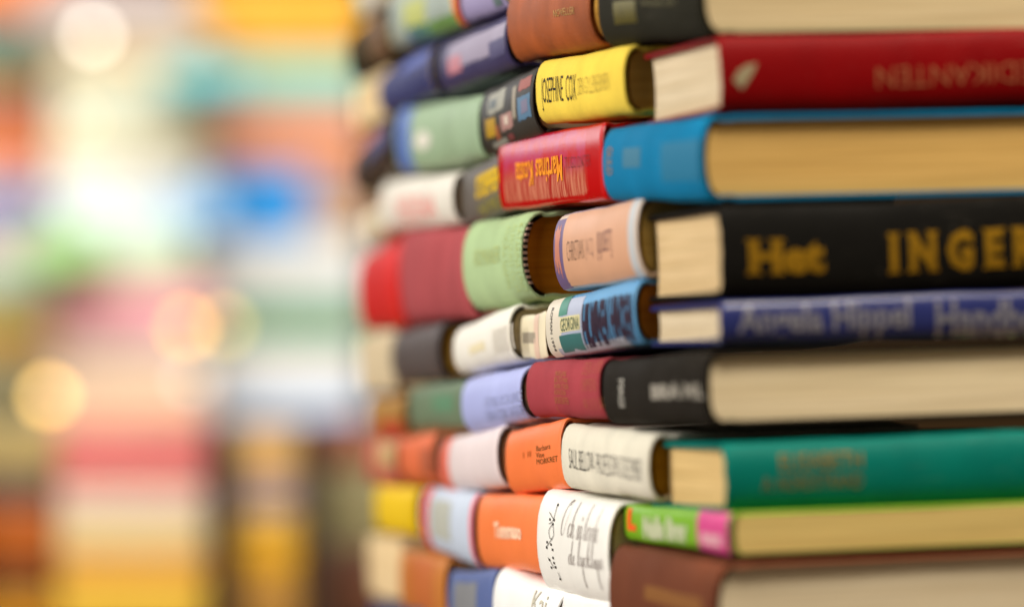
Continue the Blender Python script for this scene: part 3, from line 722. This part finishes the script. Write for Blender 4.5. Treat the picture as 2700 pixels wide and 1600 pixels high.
# a far table carries the upper piles; a dark wooden bookcase in front of it holds the lower ones
wd = mat((52, 33, 8), 'wood'); wd2 = mat((86, 58, 30), 'wood')
tz = at(400, 1136, 8.4).z
t = bpy.data.objects.new('table', None); COL.objects.link(t); t.location = (-.55, 8.6, 0)
tag(t, 'wooden table under the far blurred stacks of books', 'table')
o = box('table_top', -1.1, .9, -.36, .2, tz - .03, tz, wd2, t, .004)
for sx in (-1.03, .83):
    for sy in (-.3, .14): box('leg', sx - .03, sx + .03, sy - .03, sy + .03, 0, tz - .031, wd2, t, .003)
t = bpy.data.objects.new('bookcase', None); COL.objects.link(t); t.location = (0, 5.6, 0)
tag(t, 'dark wooden bookcase around the narrow blurred piles at the lower left', 'bookcase')
zt, zb = at(600, 1124, 5.6).z, at(600, 1664, 5.6).z
X = lambda px: at(px, 1350, 5.56).x
for a, c in ((-260, -215), (553, 610), (794, 846), (1056, 1090)): box('upright', X(a), X(c), -.05, .2, 0, zt, wd, t, .002)
box('back_panel', X(-260), X(1090), .2005, .215, 0, zt, wd, t)
for a, c in ((-215, 553), (610, 794), (846, 1056)): box('shelf', X(a) + .0005, X(c) - .0005, -.045, .2, zb - .02, zb, wd, t, .002)

# added glowing balls in place of jacket glints (the soft discs in the photograph)
def glint(label, px, py, Y, r, col, st):
    root = bpy.data.objects.new('glint_stand_in', None); COL.objects.link(root); root.location = at(px, py, Y)
    tag(root, label, 'glint', 'added glint stand-ins in front of the far stacks')
    m = bpy.data.materials.new('glint_glow'); m.use_nodes = True; nt = m.node_tree
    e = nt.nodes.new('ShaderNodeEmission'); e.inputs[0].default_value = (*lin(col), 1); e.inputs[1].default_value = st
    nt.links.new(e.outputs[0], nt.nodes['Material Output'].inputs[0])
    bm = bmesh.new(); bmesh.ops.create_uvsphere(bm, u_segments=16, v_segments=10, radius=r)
    me = bpy.data.meshes.new('glint_ball'); bm.to_mesh(me); bm.free(); me.materials.append(m)
    o = bpy.data.objects.new('glint_ball', me); COL.objects.link(o); o.parent = root
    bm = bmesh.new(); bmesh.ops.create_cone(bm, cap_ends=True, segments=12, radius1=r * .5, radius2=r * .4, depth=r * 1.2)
    me = bpy.data.meshes.new('glint_cap'); bm.to_mesh(me); bm.free(); me.materials.append(mat((60, 55, 50), 'flat'))
    o = bpy.data.objects.new('glint_cap', me); COL.objects.link(o); o.parent = root; o.location = (0, 0, r * 1.5)
glint('small white lamp stand-in at the upper left of the background', 243, 92, 8.1, .012, (240, 232, 215), 8)
glint('small amber lamp stand-in at the left edge of the background', 128, 1043, 8.1, .012, (255, 205, 110), 10)
glint('small orange lamp stand-in in front of the pink books', 492, 862, 8.1, .012, (255, 196, 84), 7.5)

glint('faint yellow lamp stand-in just right of the small orange one', 592, 858, 8.1, .012, (255, 220, 110), 4.5)
glint('faint teal white lamp stand-in beside the narrow background pile', 505, 1178, 8.1, .012, (200, 240, 215), 3.5)
glint('faint peach lamp stand-in below the small white lamp', 212, 318, 8.1, .012, (255, 220, 170), 2.5)
glint('faint white lamp stand-in in front of the pale books', 506, 1000, 8.1, .012, (255, 245, 235), 2.5)

# the table that carries the round tower, just below the picture
bpy.context.view_layer.update()
zmin = min((o.matrix_world @ Vector(c)).z for o in bpy.data.objects if o.name.startswith('cover') and o.parent and o.parent.get('group') == GI for c in o.bound_box)
t = bpy.data.objects.new('display_table', None); COL.objects.link(t); t.location = (.25, 2.75, 0)
tag(t, 'dark wooden display table under the big round tower of books', 'table')
zt = zmin - .0005
box('table_top', -.5, .6, -.42, .40, zt - .035, zt, wd2, t, .004)
for sx in (-.46, .50):
    for sy in (-.38, .30): box('leg', sx, sx + .06, sy, sy + .06, 0, zt - .036, wd2, t, .003)
